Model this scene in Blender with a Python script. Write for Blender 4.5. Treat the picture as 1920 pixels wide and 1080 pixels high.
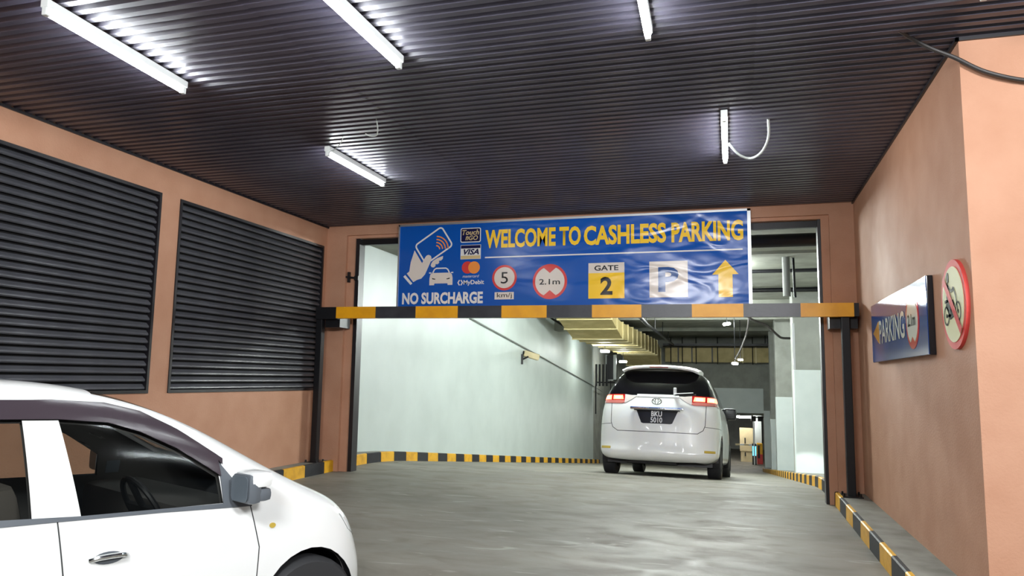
import bpy, bmesh, math, random
from mathutils import Vector, Matrix
random.seed(7)
R = math.radians
scene = bpy.context.scene
for o in list(bpy.data.objects): bpy.data.objects.remove(o)
COL = scene.collection

# ------------------------------------------------------------------ camera
CAM_H = 1.40
F_PX, YAW, PITCH, ROLL = 1408.63, 0.291677, 0.119916, 0.015597
cd = bpy.data.cameras.new('camera'); cam = bpy.data.objects.new('camera', cd); COL.objects.link(cam)
cd.sensor_width = 36.0; cd.lens = 36.0*F_PX/1920.0; cd.clip_start = 0.05; cd.clip_end = 200
_f = Vector((-math.sin(YAW)*math.cos(PITCH), math.cos(YAW)*math.cos(PITCH), math.sin(PITCH)))
_r = Vector((math.cos(YAW), math.sin(YAW), 0)); _u = _r.cross(_f)
_r2 = _r*math.cos(ROLL)+_u*math.sin(ROLL); _u2 = -_r*math.sin(ROLL)+_u*math.cos(ROLL)
cam.matrix_world = Matrix(((_r2.x,_u2.x,-_f.x,0),(_r2.y,_u2.y,-_f.y,0),(_r2.z,_u2.z,-_f.z,CAM_H),(0,0,0,1)))
scene.camera = cam

# ------------------------------------------------------------------ world, exposure, area lights
w = bpy.data.worlds.new('night'); scene.world = w; w.use_nodes = True
w.node_tree.nodes['Background'].inputs[0].default_value = (0.62, 0.72, 0.85, 1)
w.node_tree.nodes['Background'].inputs[1].default_value = 0.16
vs = scene.view_settings
vs.view_transform = 'Standard'; vs.look = 'None'; vs.gamma = 1.0; vs.use_curve_mapping = False
vs.exposure = 0.22
scene.cycles.use_denoising = True
scene.cycles.max_bounces = 8
scene.cycles.sample_clamp_indirect = 6.0
TUBE_E = 62.0        # canopy tubes
INNER_E = 175.0       # ramp lamps
def forecourt(name, loc, aim, sx, sy, power):
    ld = bpy.data.lights.new(name, 'AREA'); ld.shape = 'RECTANGLE'; ld.size = sx; ld.size_y = sy; ld.energy = power; ld.color = (.97,.98,1)
    o = bpy.data.objects.new(name, ld); COL.objects.link(o); o.location = loc
    o.rotation_euler = (Vector(aim)-Vector(loc)).to_track_quat('-Z','Y').to_euler()
# unseen area lights added behind the camera to brighten end wall, hatchback and banner
forecourt('forecourt_fill', (2.3,-.2,3.3), (1.2,5.0,1.2), 1.2, .5, 290)
forecourt('forecourt_fill', (-1.2,-.6,3.3), (-2.0,6.0,1.4), 1.2, .5, 170)

# ------------------------------------------------------------------ materials
def srgb(r, g, b):
    f = lambda c: c/12.92 if c <= 0.04045 else ((c+0.055)/1.055)**2.4
    return (f(r/255), f(g/255), f(b/255), 1)
def principled(name, col, rough=.5, metal=0, spec=.5, coat=0, emit=None, es=0):
    m = bpy.data.materials.new(name); m.use_nodes = True
    b = m.node_tree.nodes['Principled BSDF']
    b.inputs['Base Color'].default_value = col; b.inputs['Roughness'].default_value = rough
    b.inputs['Metallic'].default_value = metal; b.inputs['Specular IOR Level'].default_value = spec
    b.inputs['Coat Weight'].default_value = coat; b.inputs['Coat Roughness'].default_value = .04
    if emit: b.inputs['Emission Color'].default_value = emit; b.inputs['Emission Strength'].default_value = es
    return m
def noisy(name, c1, c2, scale=5, rough=(.4,.6), bump=0, bscale=40, metal=0, spec=.5, coat=0, lo=.35, hi=.65, detail=6, stretch=(1,1,1), bdist=.01):
    m = principled(name, c1, rough[0], metal, spec, coat); nt = m.node_tree; b = nt.nodes['Principled BSDF']
    tc = nt.nodes.new('ShaderNodeTexCoord'); mp = nt.nodes.new('ShaderNodeMapping'); mp.inputs['Scale'].default_value = stretch
    nt.links.new(tc.outputs['Object'], mp.inputs[0])
    n = nt.nodes.new('ShaderNodeTexNoise'); n.inputs['Scale'].default_value = scale; n.inputs['Detail'].default_value = detail
    nt.links.new(mp.outputs[0], n.inputs['Vector'])
    r = nt.nodes.new('ShaderNodeMapRange'); r.inputs[1].default_value = lo; r.inputs[2].default_value = hi
    nt.links.new(n.outputs[0], r.inputs[0])
    mx = nt.nodes.new('ShaderNodeMix'); mx.data_type = 'RGBA'; mx.inputs[6].default_value = c1; mx.inputs[7].default_value = c2
    nt.links.new(r.outputs[0], mx.inputs[0]); nt.links.new(mx.outputs[2], b.inputs['Base Color'])
    r2 = nt.nodes.new('ShaderNodeMapRange'); r2.inputs[3].default_value = rough[0]; r2.inputs[4].default_value = rough[1]
    nt.links.new(n.outputs[0], r2.inputs[0]); nt.links.new(r2.outputs[0], b.inputs['Roughness'])
    if bump:
        n2 = nt.nodes.new('ShaderNodeTexNoise'); n2.inputs['Scale'].default_value = bscale; n2.inputs['Detail'].default_value = 5
        nt.links.new(mp.outputs[0], n2.inputs['Vector'])
        bp = nt.nodes.new('ShaderNodeBump'); bp.inputs['Strength'].default_value = bump; bp.inputs['Distance'].default_value = bdist
        nt.links.new(n2.outputs[0], bp.inputs['Height']); nt.links.new(bp.outputs[0], b.inputs['Normal'])
    return m
M = {}
M['orange'] = noisy('orange_wall_paint', srgb(190,144,117), srgb(182,135,108), 3, (.62,.74), .25, 60, spec=.3)
M['ceil'] = noisy('brown_metal_cladding', srgb(76,73,86), srgb(64,61,74), 2, (.3,.42), .04, 30, spec=.5)
M['dark'] = principled('black_trim_paint', srgb(26,24,28), .4)
M['louvre'] = noisy('charcoal_louvre_paint', srgb(84,85,90), srgb(72,73,78), 3, (.28,.4), .05, 80)
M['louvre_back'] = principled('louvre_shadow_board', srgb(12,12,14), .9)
M['white_wall'] = noisy('pale_gloss_wall_paint', srgb(200,210,206), srgb(192,202,198), 1.2, (.38,.48), .05, 6, spec=.5, bdist=.02)
M['grey_conc'] = noisy('grey_concrete', srgb(152,154,147), srgb(136,138,131), 2.5, (.6,.8), .2, 30)
M['soffit'] = noisy('grey_soffit', srgb(142,144,133), srgb(122,124,115), 2, (.7,.85), .2, 20)
M['dado'] = noisy('pale_dado_paint', srgb(214,222,220), srgb(206,215,213), 2, (.5,.6), .05, 8)
M['kerb_y'] = noisy('yellow_kerb_paint', srgb(226,170,24), srgb(196,142,22), 9, (.45,.6), .2, 50, lo=.45, hi=.75)
M['kerb_k'] = noisy('black_kerb_paint', srgb(27,28,32), srgb(40,40,44), 9, (.55,.7), .2, 50, spec=.3)
M['kerb_top'] = noisy('kerb_concrete', srgb(142,142,134), srgb(118,118,110), 4, (.6,.8), .25, 40)
M['bar_y'] = noisy('yellow_bar_paint', srgb(242,172,20), srgb(228,158,20), 5, (.35,.45), .05, 40)
M['bar_k'] = noisy('black_bar_paint', srgb(44,45,52), srgb(58,60,64), 5, (.3,.4), .1, 30)
M['steel_k'] = principled('black_steel_paint', srgb(22,22,25), .4, 0, .35)
M['white_metal'] = principled('white_enamel', srgb(232,236,234), .35)
M['alu'] = principled('brushed_aluminium', srgb(200,204,206), .35, .8)
M['galv'] = principled('galvanised_pipe', srgb(150,154,152), .4, .5)
M['pipe_grey'] = principled('dull_grey_pipe', srgb(112,114,110), .6)
M['tan'] = noisy('tan_duct_wrap', srgb(196,178,122), srgb(176,158,104), 3, (.5,.65), .15, 12)
M['tan_edge'] = principled('duct_flange', srgb(214,200,150), .45)
M['car_white'] = principled('white_car_paint', srgb(236,238,236), .3, 0, .5, .8)
M['mpv_white'] = principled('pearl_white_car_paint', srgb(242,244,240), .3, 0, .5, .8)
M['rubber'] = principled('tyre_rubber', srgb(44,45,47), .65)
M['black_plastic'] = principled('black_plastic', srgb(24,24,26), .45)
M['grey_plastic'] = principled('grey_plastic', srgb(92,98,104), .4)
M['lining'] = principled('dark_cabin_trim', srgb(74,72,70), .8)
M['seat'] = principled('dark_seat_fabric', srgb(88,82,76), .9)
M['chrome'] = principled('chrome', srgb(225,228,228), .12, 1)
M['rim'] = principled('silver_rim', srgb(168,170,172), .35, .8)
M['dark_glass'] = principled('privacy_glass', srgb(12,11,15), .06, 0, .2)
M['visor'] = principled('smoked_visor', srgb(62,54,60), .2)
M['mirror'] = principled('door_mirror_glass', srgb(104,114,122), .35, .2)
M['emblem'] = principled('emblem_chrome', srgb(120,124,126), .2, 1)
M['red_lens'] = principled('red_lamp_lens', srgb(170,30,26), .15, 0, .5, .5)
M['clear_lens'] = principled('clear_lamp_lens', srgb(214,206,200), .15, 0, .5, .5)
M['pink_lens'] = principled('pale_red_lamp_lens', srgb(206,122,112), .15, 0, .5, .5)
M['head_lens'] = principled('clear_headlamp_lens', srgb(226,230,230), .12, 0, .5, .6)
M['brake'] = principled('lit_brake_led', (1,.05,.03,1), .3, emit=(1,.09,.05,1), es=9)
M['brake_core'] = principled('lit_brake_led_core', (1,.5,.4,1), .3, emit=(1,.62,.5,1), es=9)
M['amber'] = principled('amber_reflector', srgb(206,178,76), .25, 0, .5, .5)
M['seam'] = principled('panel_gap_shadow', srgb(60,62,62), .7)
M['plate_w'] = principled('plate_white', srgb(235,235,235), .5)
M['red'] = principled('sign_red', srgb(206,52,48), .4)
M['cream'] = noisy('cream_cabinet_paint', srgb(206,190,150), srgb(196,180,140), 3, (.5,.6))
M['black_cable'] = principled('black_cable', srgb(40,36,34), .5)
M['grey_cable'] = principled('grey_conduit', srgb(176,182,178), .45)
M['screen'] = principled('lit_blue_screen', (.1,.6,.8,1), .3, emit=(.12,.65,1,1), es=2.2)
M['tube'] = principled('lit_tube', (1,1,1,1), .4, emit=(.93,.98,1,1), es=TUBE_E)
M['inner_tube'] = principled('lit_ramp_lamp', (1,1,1,1), .4, emit=(.93,1,.97,1), es=INNER_E)
M['far_tube'] = principled('lit_gate_tube', (1,1,1,1), .4, emit=(1,.98,.95,1), es=70)
M['asphalt'] = noisy('road_asphalt', srgb(70,70,70), srgb(56,56,56), 6, (.6,.8), .3, 80)

def glass_mat():
    m = bpy.data.materials.new('tinted_window_glass'); m.use_nodes = True; nt = m.node_tree; nt.nodes.clear()
    out = nt.nodes.new('ShaderNodeOutputMaterial'); mix = nt.nodes.new('ShaderNodeMixShader')
    tr = nt.nodes.new('ShaderNodeBsdfTransparent'); tr.inputs[0].default_value = (.66,.68,.66,1)
    gl = nt.nodes.new('ShaderNodeBsdfGlossy'); gl.inputs['Roughness'].default_value = .10; gl.inputs[0].default_value = (.9,.95,.95,1)
    fr = nt.nodes.new('ShaderNodeFresnel'); fr.inputs[0].default_value = 1.5
    hf = nt.nodes.new('ShaderNodeMath'); hf.operation = 'MULTIPLY'; hf.inputs[1].default_value = .6; nt.links.new(fr.outputs[0], hf.inputs[0]); nt.links.new(hf.outputs[0], mix.inputs[0]); nt.links.new(tr.outputs[0], mix.inputs[1]); nt.links.new(gl.outputs[0], mix.inputs[2])
    nt.links.new(mix.outputs[0], out.inputs[0]); return m
M['glass'] = glass_mat()

def floor_mat():
    m = principled('worn_ramp_concrete', srgb(128,126,118), .4); nt = m.node_tree; b = nt.nodes['Principled BSDF']; L = nt.links.new
    tc = nt.nodes.new('ShaderNodeTexCoord')
    def noise(scale, st=(1,1,1), det=6, dist=0):
        mp = nt.nodes.new('ShaderNodeMapping'); mp.inputs['Scale'].default_value = st; L(tc.outputs['Object'], mp.inputs[0])
        n = nt.nodes.new('ShaderNodeTexNoise'); n.inputs['Scale'].default_value = scale; n.inputs['Detail'].default_value = det
        n.inputs['Distortion'].default_value = dist; L(mp.outputs[0], n.inputs['Vector']); return n.outputs[0]
    def rng(v, a, c, d=0, e=1):
        r = nt.nodes.new('ShaderNodeMapRange'); L(v, r.inputs[0])
        for i, x in enumerate((a, c, d, e)): r.inputs[i+1].default_value = x
        return r.outputs[0]
    def mix(f, c1, c2):
        x = nt.nodes.new('ShaderNodeMix'); x.data_type = 'RGBA'; L(f, x.inputs[0])
        for i, c in ((6, c1), (7, c2)):
            if isinstance(c, tuple): x.inputs[i].default_value = c
            else: L(c, x.inputs[i])
        return x.outputs[2]
    big = noise(.55, (1,1.4,1), 5, .4)
    mid = noise(2.2, (1,2,1), 8, .6)
    base = mix(rng(big,.38,.62), srgb(130,126,116), srgb(114,111,102))
    base = mix(rng(mid,.5,.75,0,.6), base, srgb(106,98,88))
    scr = noise(1.3, (.7,3.2,1), 10, 1.6)
    base = mix(rng(scr,.63,.70,0,.5), base, srgb(176,174,164))
    chips = noise(9, (1,1.6,1), 4, .5)
    base = mix(rng(chips,.70,.76,0,.45), base, srgb(172,168,156))
    L(base, b.inputs['Base Color'])
    L(rng(mid,.3,.7,.52,.72), b.inputs['Roughness']); b.inputs['Specular IOR Level'].default_value = .4
    bp = nt.nodes.new('ShaderNodeBump'); bp.inputs['Strength'].default_value = .12; bp.inputs['Distance'].default_value = .02
    L(noise(14,(1,1,1),8), bp.inputs['Height']); L(bp.outputs[0], b.inputs['Normal'])
    return m
M['floor'] = floor_mat()

def vinyl(name, col):
    """glossy banner vinyl; creases are relief in the banner's own coordinates, shared by the print on it"""
    m = principled(name, col, .22, 0, .5); nt = m.node_tree; b = nt.nodes['Principled BSDF']; L = nt.links.new
    tc = nt.nodes.new('ShaderNodeTexCoord')
    mp = nt.nodes.new('ShaderNodeMapping'); mp.inputs['Rotation'].default_value = (0, R(28), 0); mp.inputs['Scale'].default_value = (1.0,1,2.4)
    L(tc.outputs['Object'], mp.inputs[0])
    n = nt.nodes.new('ShaderNodeTexNoise'); n.inputs['Scale'].default_value = 1.5; n.inputs['Detail'].default_value = 1.2; n.inputs['Distortion'].default_value = 1.1
    L(mp.outputs[0], n.inputs['Vector'])
    sx = nt.nodes.new('ShaderNodeSeparateXYZ'); L(tc.outputs['Object'], sx.inputs[0])
    ru = nt.nodes.new('ShaderNodeMapRange'); ru.inputs[1].default_value = .9; ru.inputs[2].default_value = 4.6; ru.inputs[3].default_value = .12; ru.inputs[4].default_value = 1
    L(sx.outputs[0], ru.inputs[0])
    mul = nt.nodes.new('ShaderNodeMath'); mul.operation = 'MULTIPLY'; L(n.outputs[0], mul.inputs[0]); L(ru.outputs[0], mul.inputs[1])
    bp = nt.nodes.new('ShaderNodeBump'); bp.inputs['Strength'].default_value = .9; bp.inputs['Distance'].default_value = .036
    L(mul.outputs[0], bp.inputs['Height']); L(bp.outputs[0], b.inputs['Normal'])
    return m
V = {k: vinyl('banner_'+k, srgb(*c)) for k, c in dict(blue=(10,84,176), yellow=(255,208,52), white=(232,230,226), cream=(226,216,206), red=(214,66,62), navy=(24,24,70), black=(30,28,30), orange=(246,150,70), gold=(212,190,140), deepblue=(40,84,150)).items()}
S = {k: principled('acrylic_'+k, srgb(*c), .10, 0, .45, 0) for k, c in dict(blue=(38,72,140), white=(226,228,214), red=(200,40,44), yellow=(222,160,48), black=(24,26,32)).items()}
Q = {k: principled('roadsign_'+k, srgb(*c), .6, 0, .3) for k, c in dict(red=(206,72,66), cream=(222,222,178), black=(44,50,40)).items()}

# ------------------------------------------------------------------ helpers
def tag(o, label=None, cat=None, group=None, kind=None):
    if label: o['label'] = label
    if cat: o['category'] = cat
    if group: o['group'] = group
    if kind: o['kind'] = kind
    return o
def empty(name, loc=(0,0,0), rot=(0,0,0), parent=None):
    o = bpy.data.objects.new(name, None); COL.objects.link(o); o.location = loc; o.rotation_euler = rot; o.empty_display_size = .1
    if parent: o.parent = parent
    return o
class MB:
    def __init__(s): s.v = []; s.f = []
    def add(s, vs, fs):
        n = len(s.v); s.v += [tuple(v) for v in vs]; s.f += [tuple(i+n for i in f) for f in fs]; return s
    def box(s, x0, y0, z0, x1, y1, z1):
        return s.add([(x0,y0,z0),(x1,y0,z0),(x1,y1,z0),(x0,y1,z0),(x0,y0,z1),(x1,y0,z1),(x1,y1,z1),(x0,y1,z1)],
                     [(0,3,2,1),(4,5,6,7),(0,1,5,4),(1,2,6,5),(2,3,7,6),(3,0,4,7)])
    def cbox(s, x0, y0, z0, x1, y1, z1, b=.01):
        """box with chamfered edges"""
        bm = bmesh.new(); bmesh.ops.create_cube(bm, size=1)
        for v in bm.verts: v.co = ((x0+x1)/2+v.co.x*(x1-x0), (y0+y1)/2+v.co.y*(y1-y0), (z0+z1)/2+v.co.z*(z1-z0))
        bmesh.ops.bevel(bm, geom=bm.edges[:]+bm.verts[:], offset=b, segments=2, affect='EDGES', profile=.6)
        s.bm(bm); return s
    def bm(s, bm):
        bm.verts.index_update(); s.add([v.co[:] for v in bm.verts], [[v.index for v in f.verts] for f in bm.faces]); bm.free(); return s
    def quad(s, a, b, c, d): return s.add([a,b,c,d], [(0,1,2,3)])
    def tube(s, pts, r, n=8, cap=True):
        pts = [Vector(p) for p in pts]; rings = []
        up = None
        for i, p in enumerate(pts):
            t = (pts[min(i+1,len(pts)-1)]-pts[max(i-1,0)]).normalized()
            if up is None:
                up = Vector((0,0,1)) if abs(t.z) < .9 else Vector((1,0,0))
            a = t.cross(up).normalized(); up = a.cross(t).normalized()
            rr = r[i] if isinstance(r, (list,tuple)) else r
            rings.append([p+rr*(math.cos(2*math.pi*k/n)*a+math.sin(2*math.pi*k/n)*up) for k in range(n)])
        vs = [v for g in rings for v in g]; fs = []
        for i in range(len(pts)-1):
            for k in range(n): fs.append((i*n+k, i*n+(k+1)%n, (i+1)*n+(k+1)%n, (i+1)*n+k))
        if cap: fs += [tuple(range(n-1,-1,-1)), tuple((len(pts)-1)*n+k for k in range(n))]
        return s.add(vs, fs)
    def prism(s, pts, a, b, ax=1):
        """polygon pts (two coords) extruded along axis ax from a to b"""
        def P(p, t):
            q = list(p); q.insert(ax, t); return tuple(q)
        n = len(pts)
        return s.add([P(p,a) for p in pts]+[P(p,b) for p in pts],
                     [tuple(range(n)), tuple(range(2*n-1,n-1,-1))]+[(i,(i+1)%n,n+(i+1)%n,n+i) for i in range(n)])
    def lathe(s, prof, n=32, ax=0, c=(0,0,0)):
        """profile (along axis, radius) turned round axis ax"""
        vs = []; m = len(prof)
        for k in range(n):
            t = 2*math.pi*k/n
            for (h, r) in prof:
                q = [r*math.cos(t), r*math.sin(t)]; q.insert(ax, h); vs.append(tuple(q[i]+c[i] for i in range(3)))
        fs = [(k*m+i, k*m+i+1, ((k+1)%n)*m+i+1, ((k+1)%n)*m+i) for k in range(n) for i in range(m-1)]
        return s.add(vs, fs)
    def build(s, name, mat, parent=None, smooth=False, fix=True):
        me = bpy.data.meshes.new(name); me.from_pydata(s.v, [], s.f)
        if fix:
            bm = bmesh.new(); bm.from_mesh(me); bmesh.ops.recalc_face_normals(bm, faces=bm.faces); bm.to_mesh(me); bm.free()
        me.materials.append(mat); o = bpy.data.objects.new(name, me); COL.objects.link(o)
        if smooth:
            for p in me.polygons: p.use_smooth = True
            try: me.set_sharp_from_angle(angle=R(40))
            except Exception: pass
        if parent: o.parent = parent
        return o
def struct(o, label=None): return tag(o, label, kind='structure')
def copy_tree(o, parent=None):
    c = o.copy(); COL.objects.link(c)
    if parent: c.parent = parent
    for ch in o.children: copy_tree(ch, c)
    return c
def text(s, u0, v0, u1, v1, y, mat, parent, name='lettering', bold=.012, shear=0, th=.0015, basis=None):
    """raised lettering fitted in a box of the local u-v plane"""
    cu = bpy.data.curves.new(name, 'FONT'); cu.body = s; cu.offset = bold; cu.shear = shear; cu.resolution_u = 3; cu.fill_mode = 'FRONT'
    o = bpy.data.objects.new(name, cu); COL.objects.link(o)
    dg = bpy.context.evaluated_depsgraph_get(); me = bpy.data.meshes.new_from_object(o.evaluated_get(dg)); 
    COL.objects.unlink(o); bpy.data.objects.remove(o)
    xs = [v.co.x for v in me.vertices]; ys = [v.co.y for v in me.vertices]
    a, b, c, d = min(xs), max(xs), min(ys), max(ys)
    for v in me.vertices:
        u = u0+(v.co.x-a)/(b-a)*(u1-u0); vv = v0+(v.co.y-c)/(d-c)*(v1-v0)
        v.co = basis(u, vv, y) if basis else (u, -y, vv)
    me.materials.clear(); me.materials.append(mat)
    q = bpy.data.objects.new(name, me); COL.objects.link(q); q.parent = parent
    return q
def circle(c, r, n=32, ry=None, a0=0, a1=360):
    ry = ry or r
    k = n if a1-a0 >= 360 else n+1
    return [(c[0]+r*math.cos(R(a0+(a1-a0)*i/n)), c[1]+ry*math.sin(R(a0+(a1-a0)*i/n))) for i in range(k)]
def rounded(u0, v0, u1, v1, r, n=5):
    o = []
    for (cx, cy, a) in ((u1-r,v1-r,0),(u0+r,v1-r,90),(u0+r,v0+r,180),(u1-r,v0+r,270)):
        o += [(cx+r*math.cos(R(a+90*i/n)), cy+r*math.sin(R(a+90*i/n))) for i in range(n+1)]
    return o

# ------------------------------------------------------------------ the setting
XL, XR, YB, YN, ZC = -5.71, 1.365, 9.6, 5.09, 3.56     # left wall, right wall, back wall, end of right wall, ceiling
SL = .103
def ramp(Y):
    if Y < 10.2: z = 0
    elif Y < 12.0: z = -SL*(Y-10.2)**2/3.6
    elif Y < 38: z = -SL*(Y-11.1)
    else: z = -SL*26.9
    if Y < 5.2: z -= .18*min(1, max(0, (5.2-Y)/1.7))
    return z
def floor_z(X, Y): return ramp(Y)+.0107*max(-1, min(7.2, 1.05-X))*(1 if Y > 5 else .5+.1*max(0,Y))*(1 if Y > 3 else 1)
def grid(name, mat, xs, ys, zf, parent=None, smooth=True):
    mb = MB(); nx = len(xs)
    mb.add([(x,y,zf(x,y)) for y in ys for x in xs], [(j*nx+i,j*nx+i+1,(j+1)*nx+i+1,(j+1)*nx+i) for j in range(len(ys)-1) for i in range(nx-1)])
    return mb.build(name, mat, parent, smooth, fix=False)
def lin(a, b, n): return [a+(b-a)*i/n for i in range(n+1)]
fl = struct(grid('floor', M['floor'], lin(-8,6,28), lin(-6,11.2,86), floor_z), 'worn grey concrete apron in front of the parking ramp')
grid('ramp_slab', M['floor'], lin(-8,6,28), lin(11.225,50,155), floor_z, fl)
jm = grid('joint_filler', M['dark'], lin(-8,6,28), [11.19,11.235], lambda x,y: floor_z(x,y)-.012, fl)

# canopy ceiling: ribbed sheets lapped side by side
ce = empty('ceiling', (0,0,0)); struct(ce, 'dark brown ribbed metal canopy ceiling')
PIT = .101
def sheet(x0, x1, y0, nr, dz):
    mb = MB(); prof = []
    for k in range(nr):
        y = y0+k*PIT
        prof += [(y, ZC), (y+.018, ZC+.032), (y+.036, ZC+.032), (y+.054, ZC)]
    prof.append((y0+nr*PIT+.006, ZC))
    n = len(prof)
    mb.add([(x0,y,z+dz) for y,z in prof]+[(x1,y,z+dz) for y,z in prof], [(i,i+1,n+i+1,n+i) for i in range(n-1)])
    return mb
for yi in range(17):
    y0 = -7.3+yi*10*PIT
    for (x0, x1, dz) in ((XL-.05,-2.75,0),(-2.78,.18,.003),(.15,3.6,0)):
        nr = 10
        if y0+nr*PIT > YB+.05: nr = int((YB+.03-y0)/PIT)
        if nr > 0: sheet(x0, x1, y0, nr, dz).build('ceiling_sheet', M['ceil'], ce, fix=False)
MB().box(XL-.1,-7.3,ZC+.06,4,YB+.1,ZC+.12).build('roof_deck', M['dark'], ce)

# walls
LZ0, LZ1, LY = 1.195, 3.262, (3.34,6.28,6.555,9.50)
wl = struct(MB().box(XL-.25,-3,-.3,XL-.06,YB+.25,ZC+.06).box(XL-.06,-3,-.3,XL,YB+.25,LZ0).box(XL-.06,-3,LZ1,XL,YB+.25,ZC+.06).box(XL-.06,-3,LZ0,XL,LY[0],LZ1)
            .box(XL-.06,LY[1],LZ0,XL,LY[2],LZ1).box(XL-.06,LY[3],LZ0,XL,YB+.25,LZ1).build('wall_left', M['orange']), 'orange rendered wall behind the louvres')
MB().box(XL,-3,ZC-.022,XL+.018,YB,ZC+.0).build('edge_flashing', M['dark'], wl)
wr = struct(MB().prism([(XR,YN),(3.6,YN),(3.6,YN+.3),(XR+.3,YN+.3),(XR+.3,YB+.25),(XR,YB+.25)], -.3, ZC+.06, 2).build('wall_right', M['orange']), 'orange rendered wall carrying the signs, turning the corner')
MB().box(XR-.018,YN-.018,ZC-.022,XR,YB,ZC).box(XR-.018,YN-.018,ZC-.022,3.6,YN,ZC).build('edge_flashing', M['dark'], wr)
OX0, OX1, OZ = -5.285, 1.0, 3.385
wb = struct(MB().box(XL,YB,-.3,OX0-.11,YB+.25,ZC+.06).box(OX1+.09,YB,-.3,XR,YB+.25,ZC+.06).box(OX0-.11,YB,OZ+.04,OX1+.09,YB+.25,ZC+.06)
            .box(OX0-.11,YB+.05,-.3,OX0,YB+.25,OZ+.04).box(OX1,YB+.05,-.3,OX1+.09,YB+.25,OZ+.04).box(OX0,YB+.05,OZ,OX1,YB+.25,OZ+.04).build('wall_back', M['orange']), 'orange piers and lintel round the ramp opening')
t1 = empty('trim_1', (0,0,0)); struct(t1, 'black shutter guide framing the ramp opening')
MB().box(OX0,YB+.08,0,OX0+.06,YB+.24,OZ).build('guide_channel', M['dark'], t1)
MB().box(OX1-.035,YB+.08,0,OX1,YB+.24,OZ).build('guide_channel', M['dark'], t1)
rs = empty('roller_shutter', (0,0,0)); tag(rs, 'dark roller shutter rolled up under the lintel, its bottom edge showing', 'shutter')
MB().box(OX0+.06,YB+.13,OZ-.085,OX1-.035,YB+.19,OZ-.005).build('bottom_rail', M['steel_k'], rs)

# inside the ramp
IL = -5.8
wi = struct(MB().box(IL-.2,YB+.25,-3.4,IL,31.4,3.6).build('wall_interior_left', M['white_wall']), 'pale glossy wall along the left of the ramp')
MB().box(IL,YB+.25,-.5,OX0-.11,YB+.3,3.6).build('return_wall', M['grey_conc'], wi)
struct(MB().box(2.1,YB+.25,-3.4,2.3,50,3.6).build('wall_interior_right', M['grey_conc']), 'grey concrete wall behind the columns')
wf = struct(MB().box(-8,38.6,-.08,2.1,38.9,3.6).box(-8,38.6,-3,-2.6,38.9,-.08).box(1.17,38.6,-3,2.1,38.9,-.08).build('wall_far', M['grey_conc']), 'grey cross wall at the foot of the ramp')
MB().box(-8,38.57,-.085,1.17,38.6,1.1).build('painted_dado', M['dado'], wf)
MB().box(1.17,38.56,-2.8,2.1,38.6,.05).build('painted_dado', M['dado'], wf)
struct(MB().box(-8,50,-3,6,50.2,1).build('wall_end', M['grey_conc']), 'grey wall far beyond the gate')
struct(MB().box(-8,38.9,-.2,6,50.2,.0).build('ceiling_gate', M['soffit']), 'low soffit over the gate area')
cs = empty('ceiling_interior'); struct(cs, 'grey concrete soffit over the ramp')
MB().box(-8,YB+.25,3.55,4,38.7,3.75).build('soffit_slab', M['soffit'], cs)
for y, wd, dp in ((12.9,.25,.05),(20.6,.3,.10),(25.5,.3,.12),(31,.3,.14)):
    MB().box(-8,y,3.55-dp,2.1,y+wd,3.55).build('soffit_beam', M['soffit'], cs)
struct(MB().box(IL,24.3,3.0,-5.15,24.9,3.55).build('beam_end', M['grey_conc']), 'grey beam end above the pale wall')
struct(MB().box(-8,31.4,-3.2,-5.9,38.6,3.6).build('wall_recess', M['grey_conc']), 'grey recess wall past the pale wall')

for (Y, X0, X1, zt, dp) in ((18.2,1.22,2.1,1.70,.8),(27.0,1.22,2.1,.93,.8),(31.6,1.22,2.1,-.02,.8)):
    c = struct(MB().cbox(X0,Y,-2.6 if Y > 20 else -1.2,X1,Y+dp,3.56,.03).build('column', M['grey_conc']),
               {18.2:'nearest grey concrete column with tall pale dado',27.0:'middle grey concrete column with pale dado',31.6:'farthest grey concrete column with pale dado'}[Y])
    MB().cbox(X0-.012,Y-.012,ramp(Y)-.1,X1,Y+.3,zt,.03).build('painted_dado', M['dado'], c)
    if Y < 20:
        MB().box(X0-.01,Y-.01,zt,X0+.04,Y+.04,2.75).build('corner_guard', M['alu'], c)

# kerbs, painted in bands
def kerb(name, label, xf, xb, y0, y1, first, mirrored=False):
    """xf: road face, xb: back against the wall"""
    k = empty(name, (0,0,0)); struct(k, label)
    y = y0; i = 0; BL = .485
    nb = 0
    while y < y1-.01:
        ye = min(y+BL, y1)
        mb = MB()
        sgn = 1 if xb > xf else -1
        xt = xf+sgn*.014; xe = xf+sgn*.04
        sec = lambda yy: [(xf, yy, floor_z(xf,yy)-.03), (xf+sgn*.003, yy, floor_z(xf,yy)+.147), (xt, yy, floor_z(xf,yy)+.155), (xe, yy, floor_z(xf,yy)+.157), (xe, yy, floor_z(xf,yy)-.03)]
        g = .003
        a = sec(y+g); b = sec(ye-g); n = len(a)
        mb.add(a+b, [(q,(q+1)%n,n+(q+1)%n,n+q) for q in range(n)]+[tuple(range(n)), tuple(range(2*n-1,n-1,-1))])
        mb.build('kerb_block', M['kerb_y'] if (i+first)%2 == 0 else M['kerb_k'], k)
        y = ye; i += 1
    mb = MB(); xe = xf+(1 if xb > xf else -1)*.04
    ys = lin(y0, y1, max(1, int((y1-y0)/.6)))
    for a, b in zip(ys[:-1], ys[1:]):
        za, zb = floor_z(xf,a)+.152, floor_z(xf,b)+.152
        mb.add([(xe,a,za),(xb,a,za),(xb,b,zb),(xe,b,zb)], [(0,1,2,3)])
    mb.build('kerb_ledge', M['kerb_top'], k, fix=False)
    return k
kerb('kerb', 'yellow and black kerb along the right orange wall', 1.05, XR+.01, 4.33, YB-.005, 0)
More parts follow.
